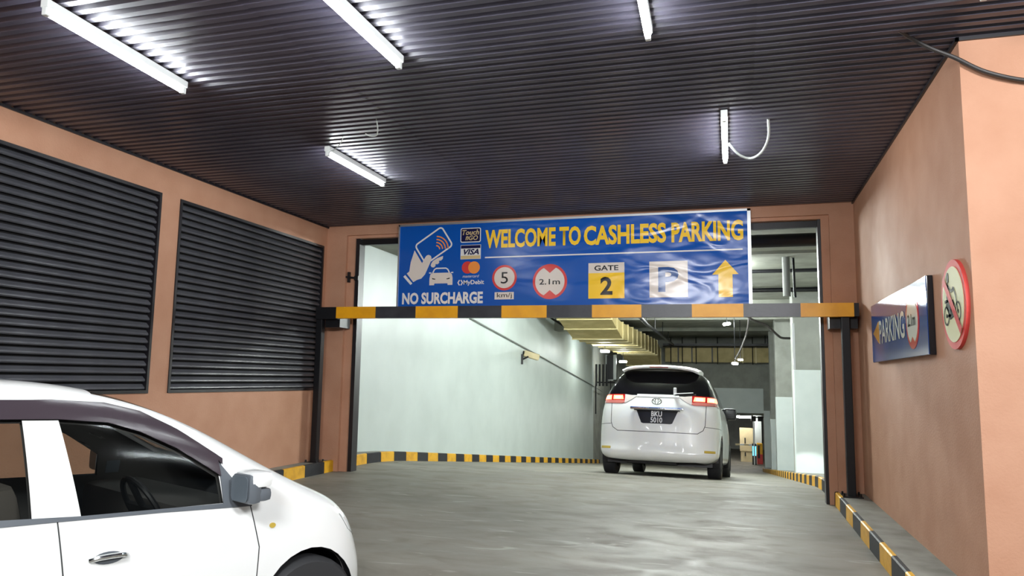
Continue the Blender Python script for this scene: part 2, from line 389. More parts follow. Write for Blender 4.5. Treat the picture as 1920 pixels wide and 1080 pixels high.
kerb('kerb', 'yellow and black kerb along the right side of the ramp', 1.05, 2.1, YB+.02, 38.4, 1)
kerb('kerb', 'yellow and black kerb along the left orange wall', -5.46, XL-.01, 1.605, YB+.25, 0)
kerb('kerb', 'yellow and black kerb along the foot of the pale left wall', -5.5, IL-.01, YB+.41-.29, 31.3, 1)

# ------------------------------------------------------------------ louvre panels on the left wall
def louvre(y0, y1, label):
    z0, z1 = 1.195, 3.262
    t = empty('louvre_panel', (XL-.058, (y0+y1)/2, z0)); tag(t, label, 'louvre', 'louvre panels on the left wall')
    h = (y1-y0)/2; H = z1-z0; f = .032
    MB().box(.0,-h,0,.070,h,f).box(0,-h,H-f,.070,h,H).box(0,-h,f,.070,-h+f,H-f).box(0,h-f,f,.070,h,H-f).build('frame', M['dark'], t)
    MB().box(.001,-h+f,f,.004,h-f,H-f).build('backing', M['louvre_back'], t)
    N = 26; p = (H-2*f)/N
    mb = MB()
    prof = [(.016,p*.80),(.022,p*.80),(.036,p*.60),(.046,p*.50),(.054,p*.36),(.056,p*.22),(.050,p*.10),(.040,p*.06),(.034,p*.10),(.036,p*.24),(.024,p*.44)]
    L2 = h-f-.006
    n = len(prof)
    vs = [(x,-L2,z) for x,z in prof]+[(x,L2,z) for x,z in prof]
    mb.add(vs, [(i,(i+1)%n,n+(i+1)%n,n+i) for i in range(n)]+[tuple(range(n)), tuple(range(2*n-1,n-1,-1))])
    b0 = mb.build('blade', M['louvre'], t, True); b0.location = (0,0,f)
    for k in range(1, N):
        b = b0.copy(); COL.objects.link(b); b.location = (0,0,f+k*p)
        b.rotation_euler = (random.uniform(-.0006,.0006), random.uniform(-.02,.02), 0)
    return t
louvre(3.34, 6.28, 'large charcoal louvre panel, nearer one, above the white hatchback')
louvre(6.555, 9.50, 'charcoal louvre panel, farther one, beside the barrier post')

# ------------------------------------------------------------------ batten lights
def batten_proto():
    t = empty('batten_light', (0,0,0))
    L = .61
    MB().cbox(-.027,-L,-.05,.027,L,.0,.006).build('fitting', M['white_metal'], t)
    MB().tube([(0,-L+.045,-.074),(0,L-.045,-.074)], .02, 12).build('tube', M['tube'], t, True)
    for s in (-1, 1):
        MB().cbox(-.017,s*(L-.02)-.018,-.097,.017,s*(L-.02)+.018,-.048,.006).build('lamp_holder', M['white_metal'], t)
    return t
bt = batten_proto()
spots = [(-3.87,3.82,.062,1.04,'long batten light at upper left, nearest the louvre wall'),
         (-2.15,3.81,.0,1.04,'batten light cut by the top edge, left of centre'),
         (-3.68,6.70,.0,.99,'batten light above the farther louvre panel, with a short wire at its end'),
         (-.465,3.80,.03,1.04,'batten light cut by the top edge, right of centre'),
         (-.068,6.64,.008,1.02,'batten light with the looping grey conduit'),
         (1.31,3.77,.0,1.04,'batten light at upper right, only its tip in view')]
for i, (x, y, rz, sc, lab) in enumerate(spots):
    o = bt if i == 0 else copy_tree(bt)
    o.location = (x, y, ZC-.002); o.rotation_euler = (0,0,rz); o.scale = (1,sc,1)
    tag(o, lab or 'batten light overhead behind the picture edge', 'light', 'batten lights under the canopy')
def wire(name, label, cat, pts, r, mat, n=6, sub=6):
    """smooth tube through points"""
    P = [Vector(p) for p in pts]; out = []
    for i in range(len(P)-1):
        p0 = P[max(i-1,0)]; p1 = P[i]; p2 = P[i+1]; p3 = P[min(i+2,len(P)-1)]
        for k in range(sub):
            t = k/sub; out.append(.5*((2*p1)+(p2-p0)*t+(2*p0-5*p1+4*p2-p3)*t*t+(3*p1-p0-3*p2+p3)*t**3))
    out.append(P[-1])
    o = MB().tube(out, r, n).build(name, mat, None, True)
    return tag(o, label, cat)
wire('conduit', 'grey flexible conduit looping from the light back to the ceiling', 'conduit', [(-.034,6.74,3.50),(.05,6.83,3.42),(.15,6.90,3.40),(.24,6.80,3.42),(.29,6.55,3.47),(.285,6.36,3.57)], .011, M['grey_cable'], 8)
wire('cable_stub', 'short pale hooked cable end hanging from the ceiling', 'cable', [(-2.90,5.57,3.575),(-2.93,5.66,3.52),(-2.98,5.74,3.49),(-3.04,5.75,3.49),(-3.08,5.72,3.505)], .006, M['grey_cable'])
wire('lamp_wire', 'thin wire from the batten light end to the ceiling', 'wire', [(-3.66,6.11,3.50),(-3.57,6.05,3.50),(-3.46,5.97,3.53),(-3.40,5.91,3.58)], .005, M['grey_cable'])
wire('black_cable', 'black cable slung from the ceiling across the right corner', 'cable', [(.98,4.88,3.575),(1.08,5.0,3.555),(1.20,5.04,3.49),(1.33,5.05,3.42),(1.50,5.045,3.305),(1.75,5.05,3.225),(2.1,5.05,3.20),(2.6,5.06,3.24)], .013, M['black_cable'], 8)

# ------------------------------------------------------------------ height barrier
hb = empty('height_barrier', (-2,9.27,0)); tag(hb, 'yellow and black height bar across the ramp on two black posts', 'barrier')
def barpart(mb, name, mat):
    o = mb.build(name, mat, hb); o.matrix_parent_inverse = Matrix.Translation((2,-9.27,0)); return o
bx = [-5.29,-4.69,-4.10,-3.50,-2.90,-2.30,-1.72,-1.11,-.51,.08,.71,1.275]
def barz(x): return 2.188-.033*(x+5.29)/6.565
for i in range(11):
    a, b = bx[i], bx[i+1]; mb = MB()
    za, zb = barz(a), barz(b); T = .156; y0, y1 = 9.20, 9.30
    mb.add([(a,y0,za),(b,y0,zb),(b,y1,zb),(a,y1,za),(a,y0,za+T),(b,y0,zb+T),(b,y1,zb+T),(a,y1,za+T)],
           [(0,3,2,1),(4,5,6,7),(0,1,5,4),(1,2,6,5),(2,3,7,6),(3,0,4,7)])
    barpart(mb, 'painted_band', M['bar_y'] if i%2 == 0 else M['bar_k'])
barpart(MB().box(-5.62,9.22,2.18,-5.29,9.29,2.345), 'end_arm', M['steel_k'])
barpart(MB().box(1.275,9.22,2.16,1.33,9.29,2.31), 'end_arm', M['steel_k'])
for (x, z0, x2, lab) in ((-5.585,.212,-5.25,'left'),(1.19,.153,1.33,'right')):
    p = barpart(MB().cbox(x-.045,9.26,z0,x+.045,9.35,2.19,.008), 'post', M['steel_k'])
    q = barpart(MB().box(x-.10,9.20,z0-.005,x+.11,9.41,z0+.012), 'base_plate', M['steel_k'])
    for dx in (-.085,.085):
        for dy in (9.225,9.385):
            b = MB().tube([(x+dx,dy,z0),(x+dx,dy,z0+.045)], .012, 6).build('anchor_bolt', M['steel_k'], q)
barpart(MB().box(-5.52,9.32,2.07,-5.292,9.60,2.345), 'wall_bracket', M['steel_k'])
barpart(MB().box(1.03,9.36,2.03,1.33,9.60,2.20), 'wall_bracket', M['steel_k'])

# ------------------------------------------------------------------ banner
BN = empty('banner_sign', (-4.49,9.5,2.35)); tag(BN, 'wide glossy blue banner welcoming drivers to cashless parking above the ramp', 'sign')
W_, H_ = 4.68, 1.155
MB().box(-.02,0,-.005,W_,.03,H_).build('panel', V['blue'], BN)
fr = MB().box(-.035,-.012,-.005,-.015,.04,H_+.015).box(W_-.04,-.012,-.02,W_,.04,H_+.015).box(-.035,-.012,H_-.012,W_,.04,H_+.015)
fr.build('frame_rail', M['alu'], BN)
def pl(pts, lay, mat, name='print'):
    return MB().prism(pts, -.003*lay-.001, -.003*lay+.0005, 1).build(name, V[mat], BN)
def bt_(s, u0, v0, u1, v1, lay, mat, bold=.012, shear=0): return text(s, u0, v0, u1, v1, .003*lay+.001, V[mat], BN, bold=bold, shear=shear)
def stroke(pts, wd, lay, mat, name='print', closed=False):
    """flat ribbon along points"""
    P = [Vector(p) for p in pts]; n = len(P); A = []; B = []
    for i in range(n):
        a = P[(i-1)%n] if closed or i else P[i]; b = P[(i+1)%n] if closed or i < n-1 else P[i]
        t = (b-a).normalized(); nn = Vector((-t.y,t.x))*wd/2; A.append(P[i]+nn); B.append(P[i]-nn)
    y = -.003*lay-.001
    vs = [(p.x,y,p.y) for p in A]+[(p.x,y,p.y) for p in B]
    fs = [(i,(i+1)%n,n+(i+1)%n,n+i) for i in range(n if closed else n-1)]
    return MB().add(vs, fs).build(name, V[mat], BN)
bt_('WELCOME TO', 1.25,.79,2.565,1.045, 1, 'yellow', .036)
bt_('CASHLESS', 2.605,.782,3.66,1.04, 1, 'yellow', .036)
bt_('PARKING', 3.725,.778,4.59,1.037, 1, 'yellow', .036)
MB().box(1.25,-.004,.658,4.58,-.001,.676).build('print', V['white'], BN)
bt_('NO SURCHARGE', .05,.045,1.232,.207, 1, 'white', .04)
# hand holding a card
def rot_card(c, w2, h2, ang, r):
    o = []
    for (x, y) in rounded(-w2,-h2,w2,h2,r,6):
        o.append((c[0]+x*math.cos(ang)-y*math.sin(ang), c[1]+x*math.sin(ang)+y*math.cos(ang)))
    return o
stroke(rot_card((.500,.860), .232, .158, R(33), .045), .022, 1, 'white', 'card_outline', True)
pl([(.216,.80),(.334,.615),(.375,.69),(.40,.722),(.431,.73),(.462,.715),(.474,.684),(.459,.625),(.383,.458),(.329,.401),(.266,.384),(.211,.354),(.109,.476),(.146,.505),(.163,.634),(.186,.704)], 2, 'cream', 'hand')
pl([(.084,.457),(.196,.337),(.168,.316),(.056,.434)], 1, 'white', 'cuff')
pl([(.496,.642),(.56,.68),(.644,.708),(.640,.668),(.615,.645),(.584,.643),(.590,.615),(.565,.594),(.535,.598),(.535,.57),(.510,.550),(.480,.556),(.463,.580),(.474,.612)], 2, 'cream', 'fingers')
for k in range(4):
    r = .055+.042*k
    stroke(circle((.535,.80), r, 10, r*1.02, 4, 88), .017, 1, 'orange', 'contactless_wave')
# car pictogram
pl([(.450,.305),(.450,.40),(.462,.455),(.495,.475),(.745,.475),(.778,.455),(.790,.40),(.790,.305),(.720,.305),(.716,.328),(.524,.328),(.520,.305)], 1, 'cream', 'car_symbol')
stroke([(.497,.475),(.520,.52),(.548,.538),(.69,.538),(.718,.52),(.742,.475)], .018, 1, 'white', 'car_symbol')
pl([(.442,.468),(.478,.468),(.478,.482),(.442,.485)], 1, 'white', 'car_symbol'); pl([(.762,.468),(.798,.468),(.798,.485),(.762,.482)], 1, 'white', 'car_symbol')
pl([(.487,.405),(.540,.392),(.532,.382),(.495,.388)], 2, 'black', 'car_symbol'); pl([(.700,.392),(.753,.405),(.745,.388),(.708,.382)], 2, 'black', 'car_symbol')
# payment marks
pl(rounded(.892,.882,1.186,1.084,.025), 1, 'white', 'payment_mark'); pl(rounded(.904,.894,1.174,1.072,.018), 2, 'navy', 'payment_mark')
bt_('Touch', .918,.985,1.162,1.055, 3, 'gold', .02, .25); bt_("n", .966,.915,1.012,.968, 3, 'gold', .03, .25); bt_("GO", 1.015,.912,1.146,.976, 3, 'gold', .02, .2)
pl([(.898,.652),(1.190,.652),(1.190,.848),(.898,.848)], 1, 'white', 'payment_mark'); pl([(.904,.800),(1.184,.800),(1.184,.842),(.904,.842)], 2, 'navy', 'payment_mark'); pl([(.904,.657),(1.184,.657),(1.184,.700),(.904,.700)], 2, 'gold', 'payment_mark')
bt_('VISA', .945,.712,1.165,.79, 3, 'navy', .03, .3)
pl(circle((1.005,.538),.084,28), 1, 'red', 'payment_mark'); pl(circle((1.098,.535),.084,28), 2, 'orange', 'payment_mark')
bt_('mastercard', .935,.400,1.172,.437, 1, 'white', .0, .3)
stroke([(.893,.368),(.870,.332),(.893,.296)], .016, 1, 'white'); stroke([(.912,.368),(.935,.332),(.912,.296)], .016, 1, 'white')
bt_('MyDebit', .950,.288,1.245,.365, 1, 'white', .02)
# speed and height roundels
pl(circle((1.531,.386),.172,40), 1, 'red', 'speed_roundel'); pl(circle((1.531,.386),.142,40), 2, 'cream', 'speed_roundel'); bt_('5', 1.482,.306,1.582,.460, 3, 'black', .0)
pl([(1.398,.094),(1.666,.094),(1.666,.192),(1.398,.192)], 2, 'cream', 'speed_plate'); bt_('km/j', 1.432,.102,1.64,.182, 3, 'black', .0)
cx, cy = 2.155,.320
pl(circle((cx,cy),.232,44), 1, 'red', 'height_roundel')
def notched(c, r, n=24, wd=24, dp=.085):
    o = [(c[0]+r*math.cos(R(a)), c[1]+r*math.sin(R(a))) for a in [-90+wd+(180-2*wd)*i/n for i in range(n+1)]]
    o.append((c[0], c[1]+r-dp))
    o += [(c[0]+r*math.cos(R(a)), c[1]+r*math.sin(R(a))) for a in [90+wd+(180-2*wd)*i/n for i in range(n+1)]]
    o.append((c[0], c[1]-r+dp)); return o
pl(notched((cx,cy),.198), 2, 'cream', 'height_roundel'); bt_('2.1m', 2.012,.280,2.292,.355, 3, 'black', .012)
pl([(2.667,.086),(3.132,.086),(3.132,.416),(2.667,.416)], 1, 'yellow', 'gate_plate'); pl([(2.667,.416),(3.132,.416),(3.132,.548),(2.667,.548)], 1, 'cream', 'gate_plate')
bt_('GATE', 2.745,.446,3.056,.514, 2, 'black', .02); bt_('2', 2.823,.132,2.980,.364, 2, 'black', .03)
pl([(3.447,.088),(3.920,.088),(3.920,.545),(3.447,.545)], 1, 'cream', 'parking_plate'); bt_('P', 3.557,.157,3.808,.470, 2, 'deepblue', .04)
pl([(4.372,.540),(4.214,.360),(4.287,.360),(4.287,.080),(4.454,.080),(4.454,.360),(4.526,.360)], 1, 'yellow', 'arrow')

# ------------------------------------------------------------------ right wall signs  (u runs along -Y so that text reads from the road)
def wbasis(u, v, d): return (-d, -u, v)
SB = empty('wall_sign', (XR, 8.36, 1.615)); tag(SB, 'glossy blue box sign on the right wall reading parking with a left arrow', 'sign')
MB().cbox(-.045,-2.34,0,0,.0,.575,.006).build('sign_box', S['black'], SB)
MB().box(-.049,-2.335,.005,-.043,-.005,.57).build('sign_face', S['blue'], SB)
def sp(pts, d, mat, par, name, basis=wbasis, mats=S):
    n = len(pts); mb = MB(); mb.add([basis(u,v,d) for u,v in pts]+[basis(u,v,d-.003) for u,v in pts], [tuple(range(n))]+[(i,(i+1)%n,n+(i+1)%n,n+i) for i in range(n)])
    return mb.build(name, mats[mat], par)
sp([(.10,.285),(.39,.385),(.39,.175)], .052, 'yellow', SB, 'arrow')
text('PARKING', .43,.165,1.57,.39, .052, S['white'], SB, bold=.02, basis=wbasis)
sp(circle((1.86,.285),.225,32,.225), .052, 'red', SB, 'height_roundel'); sp(notched((1.86,.285),.185,16,24,.06), .055, 'white', SB, 'height_roundel')
text('2.1m', 1.725,.24,1.99,.335, .058, S['black'], SB, bold=.02, basis=wbasis)
NM = empty('round_sign', (XR, 5.44, 1.92)); tag(NM, 'round red and cream no motorcycles sign on the right wall', 'sign')
def disc(r, x0, x1, mat, name): return MB().prism(circle((0,0),r,48), x0, x1, 0).build(name, mat, NM)
disc(.29,-.022,0,Q['red'],'sign_plate'); disc(.245,-.026,-.021,Q['cream'],'sign_face')
def np_(pts, d, mat, name): return sp(pts, d, mat, NM, name, mats=Q)
def nstroke(pts, wd, d, mat, name, closed=False):
    P = [Vector(p) for p in pts]; n = len(P); A = []; B = []
    for i in range(n):
        a = P[(i-1)%n] if closed or i else P[i]; b = P[(i+1)%n] if closed or i < n-1 else P[i]
        t = (b-a).normalized(); nn = Vector((-t.y,t.x))*wd/2; A.append(P[i]+nn); B.append(P[i]-nn)
    vs = [wbasis(p.x,p.y,d) for p in A]+[wbasis(p.x,p.y,d) for p in B]
    return MB().add(vs, [(i,(i+1)%n,n+(i+1)%n,n+i) for i in range(n if closed else n-1)]).build(name, Q[mat], NM)
for c in ((-.145,-.065),(.125,-.055)):
    nstroke(circle(c,.058,20), .014, .029, 'black', 'motorcycle_symbol', True); np_(circle(c,.014,10), .029, 'black', 'motorcycle_symbol')
np_([(-.155,.0),(-.13,.045),(-.06,.02),(.02,.03),(.05,.0),(.03,-.08),(-.06,-.095),(-.10,-.05)], .029, 'black', 'motorcycle_symbol')
nstroke([(.125,-.055),(.085,.05),(.05,.10),(.02,.105)], .016, .029, 'black', 'motorcycle_symbol')
nstroke([(-.145,-.065),(-.04,-.07)], .018, .029, 'black', 'motorcycle_symbol'); nstroke([(-.175,.03),(-.11,.03),(-.05,.04)], .02, .029, 'black', 'motorcycle_symbol')
nstroke([(-.11,.045),(-.09,.13),(-.08,.14)], .045, .029, 'black', 'motorcycle_symbol'); nstroke([(-.085,.13),(-.01,.085),(.05,.095)], .02, .029, 'black', 'motorcycle_symbol'); nstroke([(-.10,.05),(-.02,.03),(-.03,-.05)], .028, .029, 'black', 'motorcycle_symbol')
np_(circle((-.082,.182),.026,14,.034), .029, 'black', 'motorcycle_symbol')
nstroke([(-.185,.185),(.185,-.185)], .055, .032, 'red', 'bar')

# bolt on the left pier
lt = empty('shutter_latch', (OX0-.03,YB+.05,2.80)); tag(lt, 'small dark shutter latch on the left edge of the opening', 'latch')
MB().tube([(-.08,-.03,.02),(.10,-.03,.0)], .014, 8).build('bolt', M['black_plastic'], lt); MB().box(-.05,-.045,-.06,-.02,0,.09).build('keeper', M['black_plastic'], lt); MB().box(.06,-.045,-.03,.12,.0,.03).build('lug', M['black_plastic'], lt)

# ------------------------------------------------------------------ things inside the ramp
wire('wall_cable', 'grey cable sloping down along the pale left wall', 'cable', [(IL+.03,16.0,2.74),(IL+.03,22,2.12),(IL+.03,28,1.5),(IL+.03,33.4,.9)], .02, M['galv'], 8, 3)
cc = empty('security_camera', (IL,20.6,2.0)); tag(cc, 'small cream security camera bracketed on the pale left wall', 'camera')
MB().tube([(0,-.25,-.08),(.16,-.12,.02)], .025, 8).build('bracket', M['steel_k'], cc); MB().tube([(0,-.25,-.2),(0,-.25,.08)], .05, 8).build('mount', M['steel_k'], cc)
b = MB().cbox(-.08,-.24,-.085,.08,.24,.085,.02).build('body', M['cream'], cc); b.location = (.2,.02,.06); b.rotation_euler = (R(-14),0,R(-50)); MB().lathe([(-.25,.0),(-.25,.055),(-.24,.06)],12,1).build('lens', M['black_plastic'], b)

# ducts: wrapped sections with flanges, stepping down with the ramp
def duct_run(secs, name, label, x0, x1):
    t = empty(name, (x0, secs[0][0], 3)); tag(t, label, 'air duct'); inv = t.matrix_basis.inverted()
    for (ya, yb, bot_a, bot_b, top_a, top_b) in secs:
        mb = MB(); e = .02
        mb.add([(x0,ya+e,bot_a),(x1,ya+e,bot_a),(x1,ya+e,top_a),(x0,ya+e,top_a),(x0,yb-e,bot_b),(x1,yb-e,bot_b),(x1,yb-e,top_b),(x0,yb-e,top_b)],
               [(0,1,2,3),(7,6,5,4),(0,4,5,1),(1,5,6,2),(2,6,7,3),(3,7,4,0)])
        o = mb.build('duct_section', M['tan'], t); o.matrix_parent_inverse = Matrix.Translation(-t.location)
        mb = MB(); g = .035
        mb.box(x0-g,yb-.03,bot_b-g,x1+g,yb+.03,top_b+g)
        o = mb.build('flange', M['tan_edge'], t); o.matrix_parent_inverse = Matrix.Translation(-t.location)
    return t
secs = [(21.0,21.8,3.30,3.18,3.40,3.40),(21.8,22.8,3.18,2.96,3.40,3.3),(22.8,24.0,2.96,2.72,3.3,3.22)]
yy = 24.0; bt0 = 2.72
while yy < 33.8:
    secs.append((yy, yy+1.2, bt0-.012*(yy-24), bt0-.012*(yy+1.2-24), 3.22, 3.22)); yy += 1.2
secs.append((yy, yy+1.6, secs[-1][3], 2.12, 3.22, 2.9))
duct_run(secs, 'air_duct', 'tan wrapped air duct stepping down along the left of the ramp', -5.1, -3.5)
cd2 = empty('air_duct', (-.8,37.5,2.33)); tag(cd2, 'tan wrapped air duct running across above the far wall', 'air duct')
xs = [-3.4,-2.75,-2.1,-1.15,.25,.85,1.63]
for a, b in zip(xs[:-1], xs[1:]):
    MB().box(a+.8+.02,0,0,b+.8-.02,.6,.69).build('duct_section', M['tan'], cd2); MB().box(b+.8-.03,-.03,-.03,b+.8+.03,.63,.72).build('flange', M['tan_edge'] if b > 0 else M['black_plastic'], cd2)
for x in (-3.1,-2.55,-1.9,-.9,.7):
    MB().tube([(x+.8,-.06,-.1),(x+.8,-.06,1.2)], .025, 6).build('hanger_rod', M['steel_k'], cd2)
tr = empty('cable_tray', (-.8,36.6,3.05)); tag(tr, 'black cable tray running across above the tan duct', 'cable tray')
MB().box(-2.6,0,0,2.4,.5,.02).box(-2.6,0,0,2.4,.02,.13).box(-2.6,.48,0,2.4,.5,.13).build('tray', M['steel_k'], tr)
for x in (2.05,2.17,2.3): MB().tube([(x,.1,.1),(x,.1,.75)], .025, 6).build('riser_pipe', M['steel_k'], tr)
for (lab, pts, r, m) in (('black pipe running down the ramp under the soffit, left of the lamps', [(-2.2,18,2.9),(-2.35,20.6,2.93),(-2.9,36.5,3.12)], .045, 'steel_k'),
        ('black pipe crossing under the soffit behind the opening, higher one', [(-3.5,15,3.51),(2.05,15,3.51)], .035, 'steel_k'),
        ('black pipe crossing under the soffit, lower one', [(-3.5,18,3.495),(2.05,18,3.495)], .05, 'steel_k'),
        ('thick black pipe just inside the opening at upper right', [(-1.5,11,3.38),(2.05,11,3.37)], .095, 'steel_k'),
        ('grey drop pipe hanging behind the opening at upper right', [(.835,13.6,3.55),(.836,13.6,2.87)], .065, 'pipe_grey'),
        ('thin black drop pipe beside the grey drop pipe', [(.96,13.7,3.55),(.97,13.7,3.0),(.98,13.7,2.86)], .022, 'steel_k'),
        ('black pipe near the left wall above the tan duct start', [(-5.70,22.6,3.44),(-5.55,23.0,3.28),(-5.2,23.7,3.02)], .035, 'steel_k')):
    po = tag(MB().tube(pts, r, 10).build('pipe', M[m], None, True), lab, 'pipe')
    if pts[0][2] < 3.0:
        for q in (20.6,24,28,32): MB().tube([(-2.35-.55*(q-20.6)/15.9,q,2.93+.19*(q-20.6)/15.9),(-2.35-.55*(q-20.6)/15.9,q,3.55)], .014, 6).build('hanger_rod', M['steel_k'], po)
wire('hanging_cable', 'black cable sagging from the soffit to the second column', 'cable', [(.10,19.9,3.55),(.30,20,3.05),(.72,20.3,2.86),(1.0,20.5,2.62),(1.12,20.6,2.55),(1.35,20.8,2.55)], .03, M['black_cable'], 8)
wire('hanging_cable', 'black cable dropping in a slack line to the two hanging lamps', 'cable', [(.37,24,3.55),(.33,24.1,3.1),(.24,24.2,2.75),(.08,24.1,2.35),(-.06,24,2.10)], .028, M['black_cable'], 8)
def hang_lamp(x, y, z, top, label, s=1.0, along=(1,0), grp='hanging lamps over the ramp', rod=True):
    t = empty('hanging_lamp', (x,y,z)); tag(t, label, 'lamp', grp)
    L = .16*s; a = Vector((along[0],along[1],0)).normalized()*L
    MB().tube([tuple(-a), tuple(a)], .04*s, 10).build('lamp_tube', M['inner_tube'], t, True)
    MB().tube([(0,0,.05*s),(0,0,top-z)], .012, 6).build('suspension_rod', M['steel_k'], t)
    return t
hang_lamp(-4.62,27.3,2.44,2.66,'lit lamp at the left wall below the tan duct, nearer one',1.2,(.8,1.2))
hang_lamp(-4.70,32.4,2.19,2.60,'lit lamp below the tan duct, just left of the white people carrier roof',1.2,(.8,1.2))
hang_lamp(-.29,24,3.17,3.5,'lit lamp close under the soffit, above the people carrier',1.1,(.5,-1))
hang_lamp(-.07,24,1.96,3.5,'left one of the two low hanging lamps',.9,(.5,1))
hang_lamp(.10,26,2.13,3.5,'right one of the two low hanging lamps',.8,(.5,1))
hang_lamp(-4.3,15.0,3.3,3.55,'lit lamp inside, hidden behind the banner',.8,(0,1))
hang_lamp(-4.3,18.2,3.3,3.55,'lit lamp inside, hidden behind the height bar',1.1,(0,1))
hang_lamp(-1.5,12.6,3.3,3.55,'added fill lamp above the people carrier, unseen behind the banner',2.9,(1,0))  # oversized unseen lamp, added to brighten the ramp and people carrier
hang_lamp(-1.2,18.6,3.3,3.55,'added fill lamp over the middle of the ramp, unseen behind the banner',3.4,(1,0))  # likewise oversized and added, lifts the soffit and far wall
hang_lamp(-.35,14.4,3.35,3.55,'added fill lamp, unseen behind the right end of the banner',2.0,(1,0))  # unseen lamp added to brighten the right side and columns
hang_lamp(-.6,22.5,3.42,3.55,'added fill lamp far down the ramp at the soffit, unseen behind the height bar',2.6,(1,0))  # added out of sight to lift the deep soffit and far wall
gl_ = empty('fill_lamp_box', (1.8,12.6,ramp(12.6)+.152)); tag(gl_, 'low lamp added unseen behind the right pier to brighten the column foot', 'lamp')  # unseen lamp added for the bright patch at the column foot
MB().cbox(-.12,-.08,0,.12,.08,.16,.02).build('housing', M['steel_k'], gl_); MB().box(-.10,.081,.03,.10,.086,.14).build('lens', M['inner_tube'], gl_)

sd_ = bpy.data.lights.new('fill_lamp_beam', 'SPOT'); sd_.energy = 700; sd_.spot_size = R(15); sd_.spot_blend = .25; sd_.shadow_soft_size = .06; sd_.color = (.95,1,.98)  # spot added with the unseen lamp, makes the patch itself
so_ = bpy.data.objects.new('fill_lamp_beam', sd_); COL.objects.link(so_); so_.location = (0,.10,.09); so_.parent = gl_
so_.rotation_euler = Vector((-.06,1,-.165)).to_track_quat('-Z','Y').to_euler()
# railing and framed panel far left
rl = empty('railing', (-5.5,31.2,ramp(31.2)+.15)); tag(rl, 'black railing where the pale wall ends, left of the people carrier', 'railing')
zb = -rl.location.z
for x in (-.14,.0,.15,.30): MB().tube([(x,0,zb+1.15),(x,0,zb+2.05)], .045, 6).build('baluster', M['steel_k'], rl)
MB().tube([(-.16,0,zb+1.3),(.8,0,zb+1.3)], .03, 6).build('rail', M['steel_k'], rl); MB().tube([(-.16,0,zb),(-.16,0,zb+1.2)], .03, 6).build('post', M['steel_k'], rl)
fp = empty('framed_panel', (-5.12,31.6,1.42)); tag(fp, 'tall dark panel in a pale frame beside the black railing', 'panel')
MB().box(-.17,0,0,.17,.05,1.0).build('pane', M['steel_k'], fp); MB().box(-.20,-.02,-.04,-.15,.07,1.04).box(.13,-.02,-.04,.25,.07,1.04).box(-.2,-.02,-.04,.25,.07,.0).build('frame', M['galv'], fp)
MB().box(-.02,.05,-3.5,.02,.09,0).build('stand', M['steel_k'], fp)

# gate area at the foot of the ramp
ZG = ramp(41)+.0107*.5
tk = empty('ticket_machine', (.74,40.9,ZG)); tag(tk, 'ticket machine with a lit blue screen beside the gate arm', 'machine')
MB().cbox(-.10,0,0,.10,.3,1.05,.02).build('body', M['steel_k'], tk); MB().box(-.085,-.012,.46,.085,.0,.93).build('screen', M['screen'], tk)
bg = empty('gate_barrier', (1.02,41.3,ZG)); tag(bg, 'red and yellow gate barrier box with a pale arm across the lane', 'barrier')
MB().cbox(-.14,0,0,.14,.35,.5,.02).build('lower_box', M['red'], bg); MB().cbox(-.14,0,.5,.14,.35,1.05,.02).build('upper_box', M['kerb_y'], bg); MB().box(-.1,-.01,.3,.0,.0,.95).build('door', M['steel_k'], bg)
for k in range(5): MB().box(-1.2+k*.22,-.05,.92,-.98+k*.22,-.0,1.0).build('arm', M['white_metal'] if k%2 else M['cream'], bg)
cb = empty('cabinet', (.38,42.2,ZG)); tag(cb, 'cream equipment cabinet behind the gate arm', 'cabinet')
MB().cbox(-.34,0,.55,.34,.5,1.75,.02).box(-.3,.05,0,.3,.45,.55).build('body', M['cream'], cb); MB().box(-.10,-.012,.95,-.04,.0,1.25).build('vent', M['steel_k'], cb); MB().box(-.10,-.012,.3,-.04,.05,.5).build('vent', M['steel_k'], cb)
pc = empty('gate_post', (.78,40.8,ZG)); tag(pc, 'pale pole with dark camera heads beside the ticket machine', 'post')
MB().tube([(-.04,0,0),(-.04,0,2.35)], .035, 8).build('pole', M['white_metal'], pc); MB().tube([(.36,0,1.1),(.36,0,2.3)], .03, 8).build('pole', M['steel_k'], pc)
for x in (-.05,.28): MB().cbox(x-.12,-.15,2.2,x+.12,.15,2.45,.03).build('camera_head', M['steel_k'], pc)
MB().box(-.1,-.02,2.36,.9,.02,2.42).build('cross_rail', M['steel_k'], pc)
wp = struct(MB().box(.74,41.9,-2.9,1.16,42.0,-.2).build('wall_gate', M['dado']), 'pale wall piece behind the gate barrier')
for (x, y, lab) in ((.28,41.2,'lit tube over the gate, larger one'),(-.45,41.8,'lit tube over the gate, mostly behind the people carrier mirror')):
    t = empty('batten_light', (x,y,-.38)); tag(t, lab, 'light', 'tube lights over the gate')
    MB().tube([(-.36,0,0),(.36,0,0)], .065, 8).build('tube', M['far_tube'], t); MB().box(-.38,-.06,.05,.38,.06,.18).build('fitting', M['steel_k'], t)

